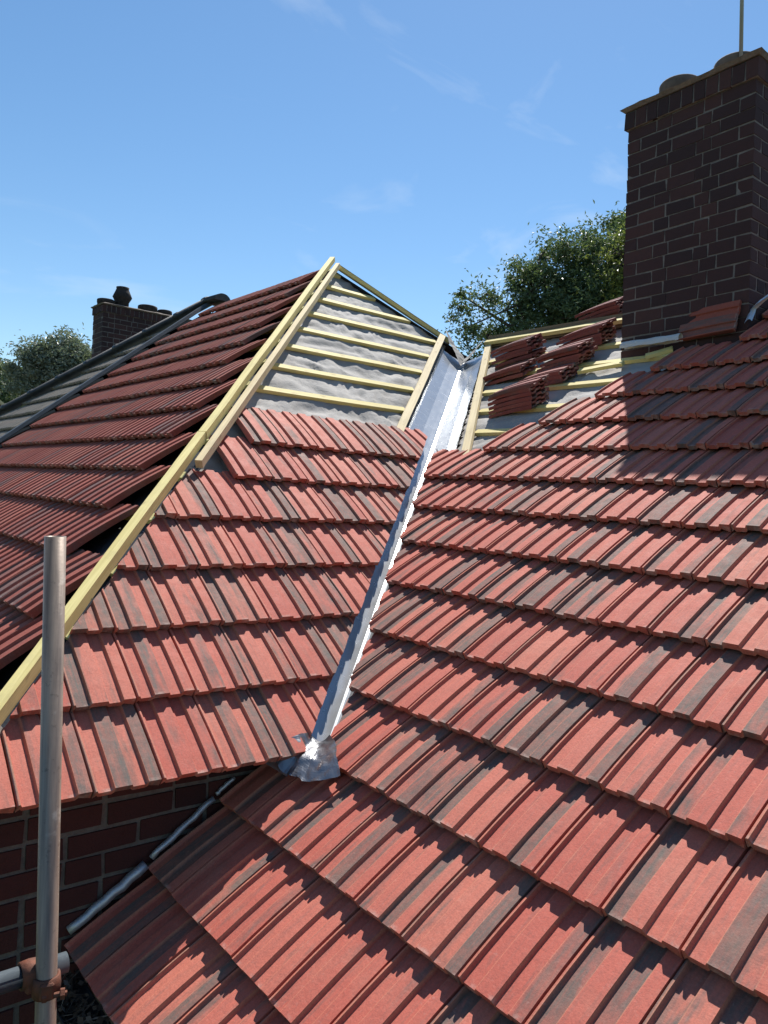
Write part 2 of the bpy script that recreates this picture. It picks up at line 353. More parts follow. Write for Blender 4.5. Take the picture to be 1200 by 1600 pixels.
def in_view(p, m=120):
    d = Vector(p)-CP; z = d.dot(fw)
    if z < .2: return False
    x = 600+FPX*d.dot(rt)/z; y = 800-FPX*d.dot(up)/z
    return -m < x < 1200+m and -m < y < 1600+m

def line_uv(S, p, q, keep):
    """half-plane of a slope bounded by the line p-q (points on it), on the side of the point keep"""
    (v1, u1), (v2, u2), (v3, u3) = S.uv(p), S.uv(q), S.uv(keep)
    a, b = -(u2-u1), (v2-v1); c = -(a*v1+b*u1)
    if a*v3+b*u3+c < 0: a, b, c = -a, -b, -c
    L2 = math.hypot(a, b); return a/L2, b/L2, c/L2

def shift(k, d): return k[0], k[1], k[2]-d
# ------------------------------------------------------------------ the two buildings
house = empty('house', (-1.1, 1.03, GROUND), 'brick house with dark red hipped roof, bare battens and membrane at its hip end', 'house')
wing = empty('house_wing', (-.6, -1, GROUND), 'wing of the house with pitched roof of mottled red tiles beside the metal valley', 'house')

def sheet(name, S, v0, v1, u0, u1, step, hf, keep, mat, parent, smooth=True):
    bm = bmesh.new(); nv, nu = int((v1-v0)/step)+1, int((u1-u0)/step)+1; gr = {}
    for i in range(nv+1):
        for j in range(nu+1):
            v_, u_ = v0+(v1-v0)*i/nv, u0+(u1-u0)*j/nu
            if all(a*v_+b*u_+c > -step for a, b, c in keep): gr[i, j] = bm.verts.new(S.at(v_, u_, hf(v_, u_)))
    for (i, j) in list(gr):
        q = [(i, j), (i+1, j), (i+1, j+1), (i, j+1)]
        if all(k in gr for k in q): bm.faces.new([gr[k] for k in q])
    bmesh.ops.delete(bm, geom=[v for v in bm.verts if not v.link_faces], context='VERTS')
    return obj(name, mesh_of(bm, name, mat, smooth), None, parent)

# --- valley line (fold): where both membranes, lowered, meet
VH = -.104
def zR_(x): return tR*x + VH/cR
def fold_at(x):            # point of the fold
    z = zR_(x); y = O_L.y + (z - VH/cL - O_L.z)/tL
    return Vector((x, y, z))
F0, F1 = fold_at(-.02), fold_at(3.18)
vdir = (F1-F0).normalized()
# tile cut lines along the valley, read where they lie on each slope
RA, RB = SR.pix(515, 1150), SR.pix(659, 745)
LA, LB = SL.pix(487, 1142), SL.pix(651, 727)
keepR_tile = shift(line_uv(SR, RA, RB, (1, -1, tR)), -.003); keepL_tile = shift(line_uv(SL, LA, LB, (-.5, 1.4, zL(1.4))), -.005)
Dv = vdir
def offset_line(S, p, d, off):   # line on slope through p, direction d projected, moved by off to the slope's right (v+)
    v, u = S.uv(p); q = S.uv(Vector(p)+d); dd = Vector((q[0]-v, q[1]-u)).normalized(); nrm = Vector((dd.y, -dd.x))
    return (v+nrm.x*off, u+nrm.y*off), dd
# hip line
HP = Vector((0, HIP_C, zL(HIP_C))); HD = Vector((1, 1, tL)).normalized()
keepL_hip = line_uv(SL, HP, HP+HD, (1.2, 1.6, zL(1.6)))
keepB_hip = line_uv(SB, HP, HP+HD, (0, 5, tL*(0-XB)))
# membrane of each slope -------------------------------------------------
def wrinkle(v, u, gauge, off, amp=1., seed=0):
    ph = ((u-off)/gauge) % 1.0; e = math.sin(math.pi*ph)**.6
    wv = noise.noise(Vector((v*1.7, u*2.1, 1+seed)))
    a = noise.noise(Vector((v*4.2+wv*2, u*7, 17+seed)))*.017
    b = (.5-abs(noise.noise(Vector((v*10+wv*4, u*4.5, 9+seed)))))*.024
    c = (.5-abs(noise.noise(Vector((v*5+u*9, u*11-v*3, 31+seed)))))*.018
    d = noise.noise(Vector((v*26, u*19, 5+seed)))*.005
    return DECK - .004 + (a + b + c + d - .009)*e*amp
BAT_L = .355                                             # batten line above a tile's tail
vf, uf = SL.uv(F0)
slopeL = sheet('roof_slope', SL, -1.2, 4.2, .25, 5.0, .024, lambda v, u: wrinkle(v, u, G_L, BAT_L),
               [shift(keepL_hip, .035), shift(line_uv(SL, F0, F1, (-.5, 1.4, zL(1.4))), .215), line_uv(SL, APEX, APEX+Vector((1, -1, -tL)), (1, 2.2, zL(2.2)))], MEMB, house)
slopeL['label'] = 'hip end slope, grey membrane and bare battens above red tiles'
uridge = (RIDGE_X-XB)/cL
slopeB = sheet('roof_slope', SB, -PARTY_Y-.05, .2, .05, uridge, .09, lambda v, u: wrinkle(v, u, G_B, U0_B+BAT_L, .6, 5),
               [shift(keepB_hip, .10)], MEMB_D, house)
slopeB['label'] = 'long slope of dark red tiles'
kR_valley = shift(line_uv(SR, fold_at(0), fold_at(3), (1, -1, tR)), .21)
bmk = [kR_valley]
slopeR = sheet('roof_slope', SR, -3.62, 3.0, .30, WRX/cR-.02, .03, lambda v, u: wrinkle(v, u, G_R, BAT_L, 1., 11), bmk, MEMB, wing)
slopeR['label'] = 'wing slope of mottled red tiles with loose tiles near its ridge'
# lower strip of the wing slope runs on under the eaves up to the wall
bm = bmesh.new(); WALL_Y = 1.03
q = [SR.at(-WALL_Y+.01, -3*G_R+.03, DECK), SR.at(3.0, -3*G_R+.03, DECK), SR.at(3.0, .33, DECK-.004), SR.at(-.70, .33, DECK-.004), SR.at(-.70, -.06, DECK-.002), SR.at(-WALL_Y+.01, -.06, DECK-.002)]
bm.faces.new([bm.verts.new(p) for p in q]); obj('underlay', mesh_of(bm, 'underlay', MEMB_D), None, slopeR)

# ------------------------------------------------------------------ tiles
count = {'L': 0, 'B': 0, 'R': 0, 'G': 0}
def lay(key, S, W, gauge, row, c, planes, parent, u_of, me_key, merge=None):
    v0, u0 = c*W, u_of(row)
    bad = False; need = False
    for a, b, cc in planes:
        vals = [a*x+b*y+cc for x in (v0, v0+W) for y in (u0, u0+TL)]
        if max(vals) <= 0.02: return None
        if min(vals) < 0: need = True
    M = jit(S, v0, u0)
    if need:
        bm = cut_bm(W, planes, v0, u0)
        if bm is None: return None
        if sum(f.calc_area() for f in bm.faces) < .006: bm.free(); return None
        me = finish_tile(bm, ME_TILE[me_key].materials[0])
    else: me = ME_TILE[me_key]
    count[key] += 1
    if merge is not None: merge.append((me, M)); return None
    return obj('tile', me, M, parent)
def merged(name, items, mat, parent):
    bm = bmesh.new(); tl = None
    for me, M in items:
        b2 = bmesh.new(); b2.from_mesh(me); b2.transform(M); ly = b2.verts.layers.float_vector.get('tc'); r = random.random()
        for v in b2.verts: t = v[ly]; v[ly] = (t[0], t[1], r)
        tmp = bpy.data.meshes.new('t'); b2.to_mesh(tmp); b2.free(); bm.from_mesh(tmp); bpy.data.meshes.remove(tmp)
    if not items: bm.free(); return
    return meta(obj(name, mesh_of(bm, name, mat), None, parent), kind='stuff')
# wing slope: rows -3..12
first = {7: -9, 8: -8, 9: -7, 10: -6, 11: -4, 12: -4}
for row in range(-3, 13):
    c0 = first.get(row, -14 if row >= 0 else -6)
    for c in range(c0, 6):
        if row == 12 and c*W_R > -.8 and c*W_R < -.85: continue
        pl = []
        if row >= 0 and row <= 6: pl = [keepR_tile]
        if row < 0: pl = [(1, 0, WALL_Y-.012)]
        if row == 12: pl = [(0, -1, WRX/cR-.01)]
        lay('R', SR, W_R, G_R, row, c, pl, slopeR, lambda r: r*G_R, 'R')
# hip end: rows 0..6
for row in range(0, 7):
    c0 = {5: 5, 6: 6}.get(row, -4)
    for c in range(c0, 13):
        a, b, cc = keepL_hip
        pl = [keepL_tile, (a, b, cc-.03)] if row < 5 else [keepL_tile]
        lay('L', SL, W_L, G_L, row, c-(.1 if row in (5, 6) else 0), pl, slopeL, lambda r: r*G_L, 'L')
# long slope: whole tiles only, stopping short of the hip
restB = []
for row in range(-3, 12):
    for c in range(-40, 2):
        v0 = c*W_L; u0 = U0_B+row*G_B
        if v0 < -PARTY_Y+.10: continue
        a, b, cc = keepB_hip
        if a*(v0+W_L)+b*(u0+TL*.93)+cc < .10: continue
        vis = in_view(SB.at(v0+.1, u0+.2), 40)
        if row == 11: pl = [(0, -1, uridge-.005)]
        else: pl = []
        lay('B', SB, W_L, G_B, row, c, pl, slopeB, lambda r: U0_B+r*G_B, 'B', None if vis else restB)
merged('tile_field', restB, RED_B, slopeB)

# ------------------------------------------------------------------ battens
def batten(S, u, v0, v1, parent, seed, mat=TIMBER):
    if v1-v0 < .05: return
    return beam('batten', S.at(v0, u, DECK), S.at(v1, u+random.uniform(-.006, .006), DECK), .047, .026, S.n, mat, parent, seed=seed)
def vrange(planes, u, lo, hi):
    for a, b, c in planes:
        if abs(a) < 1e-6: continue
        x = -(b*u+c)/a
        if a > 0: lo = max(lo, x)
        else: hi = min(hi, x)
    return lo, hi
# valley boards
def board_pts(S, pa, pb, h): return S.pix(*pa, h), S.pix(*pb, h)
vbL = [SL.pix(692, 523, -.05), SL.pix(618, 688, -.05)]
vbR = [SR.pix(763, 535, -.05), SR.pix(727, 703, -.05)]
def extend(a, b, lo, hi): d = (b-a).normalized(); return a-d*lo, b+d*hi
aL, bL_ = extend(vbL[0], vbL[1], 0, .25); aR, bR_ = extend(vbR[0], vbR[1], 0, .25)
beam('valley_board', aL - SL.n*.026, bL_ - SL.n*.026, .055, .027, SL.n, TIMBER_P, slopeL, seed=3)
beam('valley_board', aR - SR.n*.026, bR_ - SR.n*.026, .055, .027, SR.n, TIMBER_P, slopeR, seed=4)
kLb = line_uv(SL, aL, bL_, (0, 2, zL(2))); kRb = line_uv(SR, aR, bR_, (2, -1, tR*2))
hip2L = line_uv(SL, APEX, APEX+Vector((1, -1, -tL)), (1, 2.2, zL(2.2)))
for k in range(5, 16):
    u = BAT_L + k*G_L
    lo, hi = vrange([(keepL_hip[0], keepL_hip[1], keepL_hip[2]-.055), (kLb[0], kLb[1], kLb[2]-.03), (hip2L[0], hip2L[1], hip2L[2]-.03)], u, -3, 6)
    batten(SL, u, lo, hi, slopeL, 100+k)
for k in range(5, 12):
    u = BAT_L + k*G_R
    lo, hi = vrange([(kRb[0], kRb[1], kRb[2]-.03)], u, -4, 2.8)
    if k >= 8: hi = min(hi, -.83) if k >= 9 else hi
    batten(SR, u, lo, hi, slopeR, 130+k)
beam('batten', SR.at(-3.40, WRX/cR-.05, -.055), SR.at(-1.75, WRX/cR-.05, -.055), .047, .03, SR.n, TIMBER, slopeR, seed=150)
for k in range(-2, 12):
    u = U0_B + BAT_L + k*G_B
    lo, hi = vrange([(keepB_hip[0], keepB_hip[1], keepB_hip[2]-.05)], u, -PARTY_Y, 3)
    lo = max(lo, hi-1.1)
    batten(SB, u, lo, hi, slopeB, 170+k)
# hip board on edge, second batten beside it on the hip end side
h0 = HP + HD*(-1.75); h1 = APEX - HD*.02
sidev = HD.cross(Vector((0, 0, 1))).normalized(); upn = sidev.cross(HD).normalized()
if upn.z < 0: upn = -upn; 
mid_ = HP + HD*.28
beam('hip_board', h0 - upn*.016, mid_ - upn*.016, .042, .044, upn, TIMBER, slopeL, seed=11, wob=.003)
beam('hip_board', mid_ - upn*.018+HD*.004, h1 - upn*.014, .042, .044, upn, TIMBER, slopeL, seed=12, wob=.003)
rs = sidev if sidev.x > 0 else -sidev
beam('hip_batten', HP+HD*.05+rs*.054-upn*.055, h1-HD*.05+rs*.054-upn*.055, .036, .042, upn, TIMBER_P, slopeL, seed=13)
# verge boards of the far hip, apex to the valley head
e0 = APEX + Vector((.01, -.01, -.01)); e1 = SL.pix(700, 527, -.05)
dn = (e1-e0).normalized()
beam('hip_board', e0 - Vector((0, 0, .05)), e1 - Vector((0, 0, .05)), .04, .03, (0, 0, 1), TIMBER, slopeL, seed=14)
beam('hip_board', e0 + Vector((.045, .03, -.055)), e1 + Vector((.045, .03, -.055)), .03, .045, (0, 0, 1), TIMBER_O, slopeL, seed=15)
# wing ridge board
beam('ridge_board', (WRX+.02, 3.40, WRZ-.10), (WRX+.02, 1.72, WRZ-.10), .03, .10, (0, 0, 1), TIMBER_O, slopeR, seed=16)
# closed far sides of both roofs
def quad(name, pts, mat, parent):
    bm = bmesh.new(); bm.faces.new([bm.verts.new(p) for p in pts]); return obj(name, mesh_of(bm, name, mat), None, parent)
quad('back_slope', [(RIDGE_X, APEX.y, RIDGE_Z-.09), (RIDGE_X, PARTY_Y, RIDGE_Z-.09), (RIDGE_X+3.6, PARTY_Y, RIDGE_Z-.09-3.6*tL), (RIDGE_X+3.6, APEX.y-3.6, RIDGE_Z-.09-3.6*tL)], MEMB_D, house)
quad('back_slope', [(WRX+.02, 3.45, WRZ-.09), (WRX+.02, -3, WRZ-.09), (WRX+4, -3, WRZ-.09-4*tR), (WRX+4, 3.45, WRZ-.09-4*tR)], MEMB_D, wing)

# ------------------------------------------------------------------ valley gutter
def valley():
    bm = bmesh.new(); N = 46; rows = []
    rnd = random.Random(5)
    top = fold_at(3.24); botm = fold_at(.0)
    for i in range(N+1):
        p = botm.lerp(top, i/N); ring = []
        aLn = SL.n; aRn = SR.n
        # directions across each flank, square to the valley
        dl = vdir.cross(aLn).normalized(); dl = dl if dl.y > 0 else -dl
        dr = vdir.cross(aRn).normalized(); dr = dr if dr.y < 0 else -dr
        WL_, WR2 = .212, .205
        j = lambda a: rnd.uniform(-a, a)*(1 if a > .002 else .12)
        prof = [(dl, WL_+.004+j(.004), .034+j(.004)), (dl, WL_, .024), (dl, WL_-.012, .010), (dl, .11, .0+j(.0012)), (dl, .05, .0+j(.0012)), (dl, .012, .001),
                (None, 0, .006), (dr, .012, .001), (dr, .05, j(.0012)), (dr, .11, j(.0012)), (dr, WR2-.012, .010), (dr, WR2, .024), (dr, WR2+.004+j(.004), .034+j(.004))]
        for d, dist, h in prof:
            if d is None: q = p + Vector((0, 0, h))
            else: q = p + d*dist + (aLn if d is dl else aRn)*h
            ring.append(bm.verts.new(q))
        rows.append(ring)
    for i in range(N):
        for k in range(len(rows[0])-1): bm.faces.new((rows[i][k], rows[i][k+1], rows[i+1][k+1], rows[i+1][k]))
    bmesh.ops.recalc_face_normals(bm, faces=list(bm.faces))
    o = obj('valley_gutter', mesh_of(bm, 'valley_gutter', ALU), None, wing); o['label'] = 'shiny metal valley lining between the two slopes'
    return o
vg = valley()
# crumpled membrane tucked over the head of the valley
def crumple(name, pts_fn, nu, nv, mat, parent, amp, sc_, seed):
    bm = bmesh.new(); g_ = []
    for i in range(nu+1):
        r_ = []
        for j in range(nv+1):
            p = Vector(pts_fn(i/nu, j/nv)); n_ = noise.noise_vector(p*sc_+Vector((seed, 0, 0)))
            n2 = noise.noise_vector(p*sc_*2.7+Vector((0, seed, 0)))
            r_.append(bm.verts.new(p+n_*amp+n2*amp*.45))
        g_.append(r_)
    for i in range(nu):
        for j in range(nv): bm.faces.new((g_[i][j], g_[i+1][j], g_[i+1][j+1], g_[i][j+1]))
    bmesh.ops.recalc_face_normals(bm, faces=list(bm.faces))
    return obj(name, mesh_of(bm, name, mat), None, parent)
hl, hr = SL.pix(697, 524, -.03), SR.pix(757, 536, -.03)
hm = fold_at(3.22)
def head(s, t):
    p = hl.lerp(hm, s*2) if s < .5 else hm.lerp(hr, s*2-1)
    return p + vdir*(-.13*math.sin(math.pi*s)-.03 + (.05+.15*math.sin(math.pi*s))*t) + Vector((-.012, -.012, .026))
crumple('membrane_flap', head, 34, 14, MEMB, wing, .014, 8, 2)
# foil saddle at the foot of the valley
sa, sb_ = SL.pix(485, 1143, -.02), SR.pix(517, 1149, -.01)
lowpts = [SR.pix(424, 1184, .075), SR.pix(446, 1207, .03), SR.pix(472, 1222, .014), SR.pix(500, 1219, .012), SR.pix(530, 1211, .012)]
def saddle(s, t):
    a = sa.lerp(sb_, s); k = s*4; i = min(3, int(k)); b = lowpts[i].lerp(lowpts[i+1], k-i)
    return a.lerp(b, t) + Vector((0, -.012, .030))*math.sin(math.pi*t)*(1-.3*s) - Vector((0, 0, .03))*math.sin(math.pi*s)*(1-t)
sad = crumple('valley_saddle', saddle, 26, 26, LEAD, wing, .009, 12, 4)
sad['label'] = 'crumpled grey foil saddle at the foot of the metal valley'

# ------------------------------------------------------------------ party strip, ridge
bm = bmesh.new()
for (y0, h0_, y1, h1_) in ((PARTY_Y-.02, .0, PARTY_Y+.02, .03), (PARTY_Y+.02, .03, PARTY_Y+.10, .03), (PARTY_Y+.10, .03, PARTY_Y+.12, -.02)):
    pts = [SB.at(-y0, .05, h0_), SB.at(-y1, .05, h1_), SB.at(-y1, uridge, h1_), SB.at(-y0, uridge, h0_)]
    bm.faces.new([bm.verts.new(p) for p in pts])
o = obj('bonding_strip', mesh_of(bm, 'bonding_strip', BLACK), None, house); o['label'] = 'black strip dividing red tiles from the old grey tiles'

# ------------------------------------------------------------------ adjoining house
nb = empty('house', (0, 8.5, GROUND), 'adjoining house with weathered grey tiles and black hip cappings', 'house')
HK = .66                                                 # far hip in plan: dx = -HK*dy
NA = Vector((RIDGE_X, PARTY_Y+.1, RIDGE_Z)); ND = Vector((-HK, 1, -HK*tL)).normalized()
NE = NA + ND*5.6
nslope = quad('roof_slope', [SB.at(-PARTY_Y-.1, .0, DECK), NE+SB.n*DECK, NA+SB.n*DECK], MEMB_D, nb)
keepG = line_uv(SB, NA, NE, SB.at(-PARTY_Y-.3, 1))
restG = []
for row in range(-3, 12):
    for c in range(-62, -32):
        v0 = c*W_L; u0 = U0_B+.02+row*G_B
        if v0+W_L > -PARTY_Y-.13: continue
        vis = in_view(SB.at(v0+.1, u0+.2), 30)
        if row == 11: continue
        lay('G', SB, W_L, G_B, row, c, [keepG], nslope, lambda r: U0_B+.02+r*G_B, 'G', None if vis else restG)
merged('tile_field', restG, GREYT, nslope)
# capping: half-round black tiles down the hip, each its own piece
def cap_mesh(r=.088, ln=.46):
    bm = bmesh.new(); rings = []
    for x, rr in ((0, r*1.08), (.05, r*1.08), (.055, r), (ln, r*.97)):
        ring = [bm.verts.new((x, rr*math.cos(a), rr*math.sin(a)*.85)) for a in [math.pi*k/10 for k in range(11)]] 
        rings.append(ring)
    n_ = len(rings[0])
    for i in range(3):
        for k in range(n_): bm.faces.new((rings[i][k], rings[i][(k+1) % n_], rings[i+1][(k+1) % n_], rings[i+1][k]))
    bm.faces.new(rings[0]); bm.faces.new(rings[-1][::-1])
    bmesh.ops.recalc_face_normals(bm, faces=list(bm.faces))
    me = mesh_of(bm, 'ridge_tile', BLACK)
    for p in me.polygons: p.use_smooth = len(p.vertices) == 4
    return me
CAP = cap_mesh(); CAPJ = None
bm = bmesh.new(); box(bm, (-.004, -.112, .03), (.012, .112, .098)); JOINT = mesh_of(bm, 'mortar_joint', FLAUNCH)
def axis(p, d, upv=(0, 0, 1)):
    d = Vector(d).normalized(); s = Vector(upv).cross(d).normalized(); n_ = d.cross(s)
    return Matrix(((d.x, s.x, n_.x, p.x), (d.y, s.y, n_.y, p.y), (d.z, s.z, n_.z, p.z), (0, 0, 0, 1)))
k = 0
while k < 12:
    p = NA + ND*(5.42-.45*k) + Vector((0, 0, .008+random.uniform(-.004, .006)))
    obj('ridge_tile', CAP, axis(p, -ND), nb); k += 1
obj('ridge_tile', CAP, axis(Vector((RIDGE_X, PARTY_Y+.16, RIDGE_Z-.012)), (.0, -1, -.03)) @ Matrix.Diagonal((.8, 1.15, 1.1, 1)), nb)
quad('back_slope', [NA+Vector((0, 0, -.09)), NE+Vector((0, 0, -.09)), NE+Vector((9, 0, -.1)), NA+Vector((4.5, 4, -3.4))], MEMB_D, nb)
bm = bmesh.new(); box(bm, (-.9, PARTY_Y, GROUND), (7.0, 11.8, -.05)); obj('wall', mesh_of(bm, 'wall', WALLTEX), None, nb)

# ------------------------------------------------------------------ brickwork
def brick_me(ln, hgt, dep, mat, seed, bev=.003):
    bm = bmesh.new(); vs_ = box(bm, (-ln/2, 0, -hgt/2), (ln/2, dep, hgt/2)); r = random.Random(seed)
    for v in vs_: v.co += Vector((r.uniform(-.0038, .0038), r.uniform(-.002, .002), r.uniform(-.0035, .0035)))
    return mesh_of(bm, 'brick', mat)
BC = {}
def brick(parent, centre, ang, ln, hgt, dep, mat, base):
    key = (round(ln, 3), round(hgt, 3), mat.name, random.randrange(3))
    if key not in BC: BC[key] = brick_me(ln, hgt, dep, mat, len(BC))
    M = base @ Matrix.Translation(centre) @ Matrix.Rotation(ang, 4, 'Z') @ Matrix.Rotation(random.uniform(-.006, .006), 4, 'X') @ Matrix.Rotation(random.uniform(-.006, .006), 4, 'Z')
    return obj('brick', BC[key], M, parent)
ROW = .083; JT = .010
def course(parent, base, x0, x1, z, lens, face, mat, proud, hgt=ROW-JT, dep=.09):
    """bricks along one face of a stack; face = (origin xy, direction angle): local x runs along the face, y inwards"""
    (ox, oy), ang = face; tot = sum(lens); k = (x1-x0+JT)/tot; x = x0
    for l in lens:
        w_ = l*k-JT; cx = x+w_/2
        c = Vector((ox+math.cos(ang)*cx+math.sin(ang)*proud, oy+math.sin(ang)*cx-math.cos(ang)*proud, z))
        brick(parent, c + Vector((0, 0, random.uniform(-.0015, .0015))), ang, w_*random.uniform(.985, 1.01), hgt, dep, mat, base); x += l*k
def stack(name, base, w_, d_, rows, label, root_z, mats, soldier=.122, front_pat=None, side_pat=None, core_down=.6):
    """chimney stack: local x along the front face (front is y=0, looking along +y), z up"""
    e = empty(name, base.translation, label, 'chimney'); bm_, mm = mats
    e.matrix_basis = base; WM[e] = base
    zt = rows*ROW
    bm = bmesh.new(); box(bm, (.004, .004, -core_down), (w_-.004, d_-.004, zt+.002)); box(bm, (-.012, -.012, zt+.004), (w_+.012, d_+.012, zt+soldier-.004))
    obj('mortar_core', mesh_of(bm, 'mortar_core', mm), base, e)
    S, H = .225, .1125
    faces = [((0, 0), 0, w_, front_pat), ((w_, 0), math.pi/2, d_, side_pat), ((w_, d_), math.pi, w_, front_pat), ((0, d_), -math.pi/2, d_, side_pat)]
    for r in range(rows):
        z = r*ROW+ROW/2
        for fi, (o_, a_, L2, pat) in enumerate(faces):
            if fi == 2 and r < rows-3: continue
            corner = (r+fi) % 2 == 0
            lens = pat[0] if corner else pat[1]
            x0, x1 = (0, L2) if corner else (.092+JT, L2-.092-JT)
            course(e, base, x0, x1, z, lens, (o_, a_), bm_, 0.0)
    for fi, (o_, a_, L2, pat) in enumerate(faces):
        n_ = max(3, round(L2/.078)); (ox, oy) = o_; pr = .018
        lens = [1]*n_; x0, x1 = (-pr, L2+pr) if fi % 2 == 0 else (.075, L2-.075)
        course(e, base, x0, x1, zt+soldier/2, lens, (o_, a_), bm_, pr, soldier-JT, .09)
    # flaunching: sloped mortar cap with a ragged edge
    bm = bmesh.new(); ov = .045; z0 = zt+soldier; nx, ny = 18, 12; g_ = {}
    r = random.Random(9)
    for i in range(nx+1):
        for j in range(ny+1):
            x = -ov+(w_+2*ov)*i/nx; y = -ov+(d_+2*ov)*j/ny
            ed = min(i, nx-i)/nx*w_*2, min(j, ny-j)/ny*d_*2
            t = min(1, min(ed)/.32); g_[i, j] = bm.verts.new((x+r.uniform(-.004, .004), y+r.uniform(-.004, .004), z0+.022+.055*t+r.uniform(-.004, .004)))
    for i in range(nx):
        for j in range(ny): bm.faces.new((g_[i, j], g_[i+1, j], g_[i+1, j+1], g_[i, j+1]))
    ring = [g_[i, 0] for i in range(nx+1)]+[g_[nx, j] for j in range(1, ny+1)]+[g_[i, ny] for i in range(nx-1, -1, -1)]+[g_[0, j] for j in range(ny-1, 0, -1)]
    low = [bm.verts.new((min(max(v.co.x, -ov*.55), w_+ov*.55), min(max(v.co.y, -ov*.55), d_+ov*.55), z0+.001+r.uniform(0, .003))) for v in ring]
    for i in range(len(ring)): bm.faces.new((ring[i], low[i], low[(i+1) % len(ring)], ring[(i+1) % len(ring)]))
    bm.faces.new(low)
    bmesh.ops.recalc_face_normals(bm, faces=list(bm.faces))
    obj('flaunching', mesh_of(bm, 'flaunching', FLAUNCH), base, e)
    return e, zt+soldier+.077
S_, H_ = .225, .1125
# near chimney: front faces down the wing slope (-X); local x runs towards -Y
CHX, CHY, CHZ = 2.95, 1.685, 1.909
base = Matrix(((0, 1, 0, CHX), (-1, 0, 0, CHY), (0, 0, 1, CHZ), (0, 0, 0, 1)))
base = Matrix.Translation((CHX, CHY, CHZ)) @ Matrix.Rotation(-.033, 4, 'X') @ Matrix.Translation((-CHX, -CHY, -CHZ)) @ base
chim, ztop = stack('chimney', base, 0.865, .62, 19, 'tall dark brick chimney rising through the wing roof beside the stacked tiles', 0, (BRICK, MORTAR),
                   front_pat=([S_, H_, S_, H_, S_], [S_, S_, H_, S_-.03]), side_pat=([S_, H_, S_], [H_, S_, H_]), core_down=.5)
# pots: low capped stubs
def pot(bmfn, name, parent, M, mat, smooth=True):
    bm = bmesh.new(); bmfn(bm); return obj(name, mesh_of(bm, name, mat, smooth), M, parent)
stub = lambda r, h: (lambda bm: lathe(bm, [(r*.94, -.06), (r*.96, h*.3), (r, h*.4), (r, h*.86), (r*.95, h*.95), (r*.86, h), (.01, h)], 28))
pot(stub(.135, .125), 'chimney_pot', chim, base @ Matrix.Translation((.24, .22, ztop-.014)), POT)
pot(stub(.135, .11), 'chimney_pot', chim, base @ Matrix.Translation((.62, .23, ztop-.016)), POT)
# aerial mast strapped to the far side of the stack
bm = bmesh.new(); P0 = base @ Vector((.86, .60, 1.2)); 
mast_x = sight(1160, 60, 4.75)
pa = Vector((mast_x.x, mast_x.y, 3.72)); tube(bm, [Vector((0, 0, 0)), Vector((0, .0, .9)), Vector((0, .0, 2.2))], [.012, .012, .012], 12)
ma = meta(obj('aerial_mast', mesh_of(bm, 'aerial_mast', MAST, True), Matrix.Translation(pa) @ Matrix.Rotation(-.05, 4, 'X')), 'thin grey metal aerial mast standing on the tall brick chimney', 'mast')

# far chimney behind the adjoining roof
fc = sight(162, 470, 13.0)
FROWS = 26
basef = Matrix.Translation((fc.x, fc.y, fc.z-.06-.12-FROWS*ROW))
fch, fz = stack('chimney', basef, 1.62, .50, FROWS, 'distant dark brick chimney with a squat cowl behind the grey tiled roof', 0, (BRICK, MORTAR),
                front_pat=([S_, H_]*4+[S_, H_/1.0, S_*.6], [H_, S_]*4+[S_*.7]), side_pat=([S_, S_*.95], [H_, S_*.8]), core_down=4.4)
cow = lambda bm: lathe(bm, [(.11, -.05), (.115, .10), (.15, .16), (.165, .19), (.13, .27), (.105, .33), (.11, .36), (.02, .37)], 16)
pot(cow, 'chimney_pot', fch, basef @ Matrix.Translation((.40, .25, fz-.03)), POT_D)
pot(stub(.15, .10), 'chimney_pot', fch, basef @ Matrix.Translation((.13, .27, fz-.03)), POT_D)
pot(stub(.17, .13), 'chimney_pot', fch, basef @ Matrix.Translation((.86, .25, fz-.03)), POT_D)
pot(stub(.13, .11), 'chimney_pot', fch, basef @ Matrix.Translation((1.18, .25, fz-.03)), POT_D)

# wall under the hip end eaves
WX0, WX1 = -1.12, .02
bm = bmesh.new(); box(bm, (WX0+.006, WALL_Y+.006, -1.45), (WX1, WALL_Y+.3, .12)); wall = obj('wall', mesh_of(bm, 'wall', MORTAR_W), None, house)
bm = bmesh.new(); box(bm, (WX0, WALL_Y+.002, GROUND), (6.0, 6.6, -1.452)); obj('wall', mesh_of(bm, 'wall', WALLTEX), None, house)
bm = bmesh.new(); box(bm, (WX0, WALL_Y+.3, -1.45), (-.9, 6.6, -.1)); obj('wall', mesh_of(bm, 'wall', WALLTEX), None, house)
ident = Matrix()
for r in range(18):
    z = -1.405 + r*ROW
    x = WX0 - (.117 if r % 2 else 0)
    i = 0
    while x < WX1-.02:
        l = S_*1.06 if True else H_
        if (i+r) % 4 == 3: l = H_*1.06
        a, b = max(x, WX0), min(x+l-JT, WX1-.004)
        zt_ = z+ROW/2
        if b-a > .03 and not (tR*a > zt_+.12):
            brick(wall, Vector(((a+b)/2, WALL_Y-.002, z)), 0, round(b-a-.004, 2), ROW-JT-.005, .09, BRICK_W, ident)
        x += l; i += 1
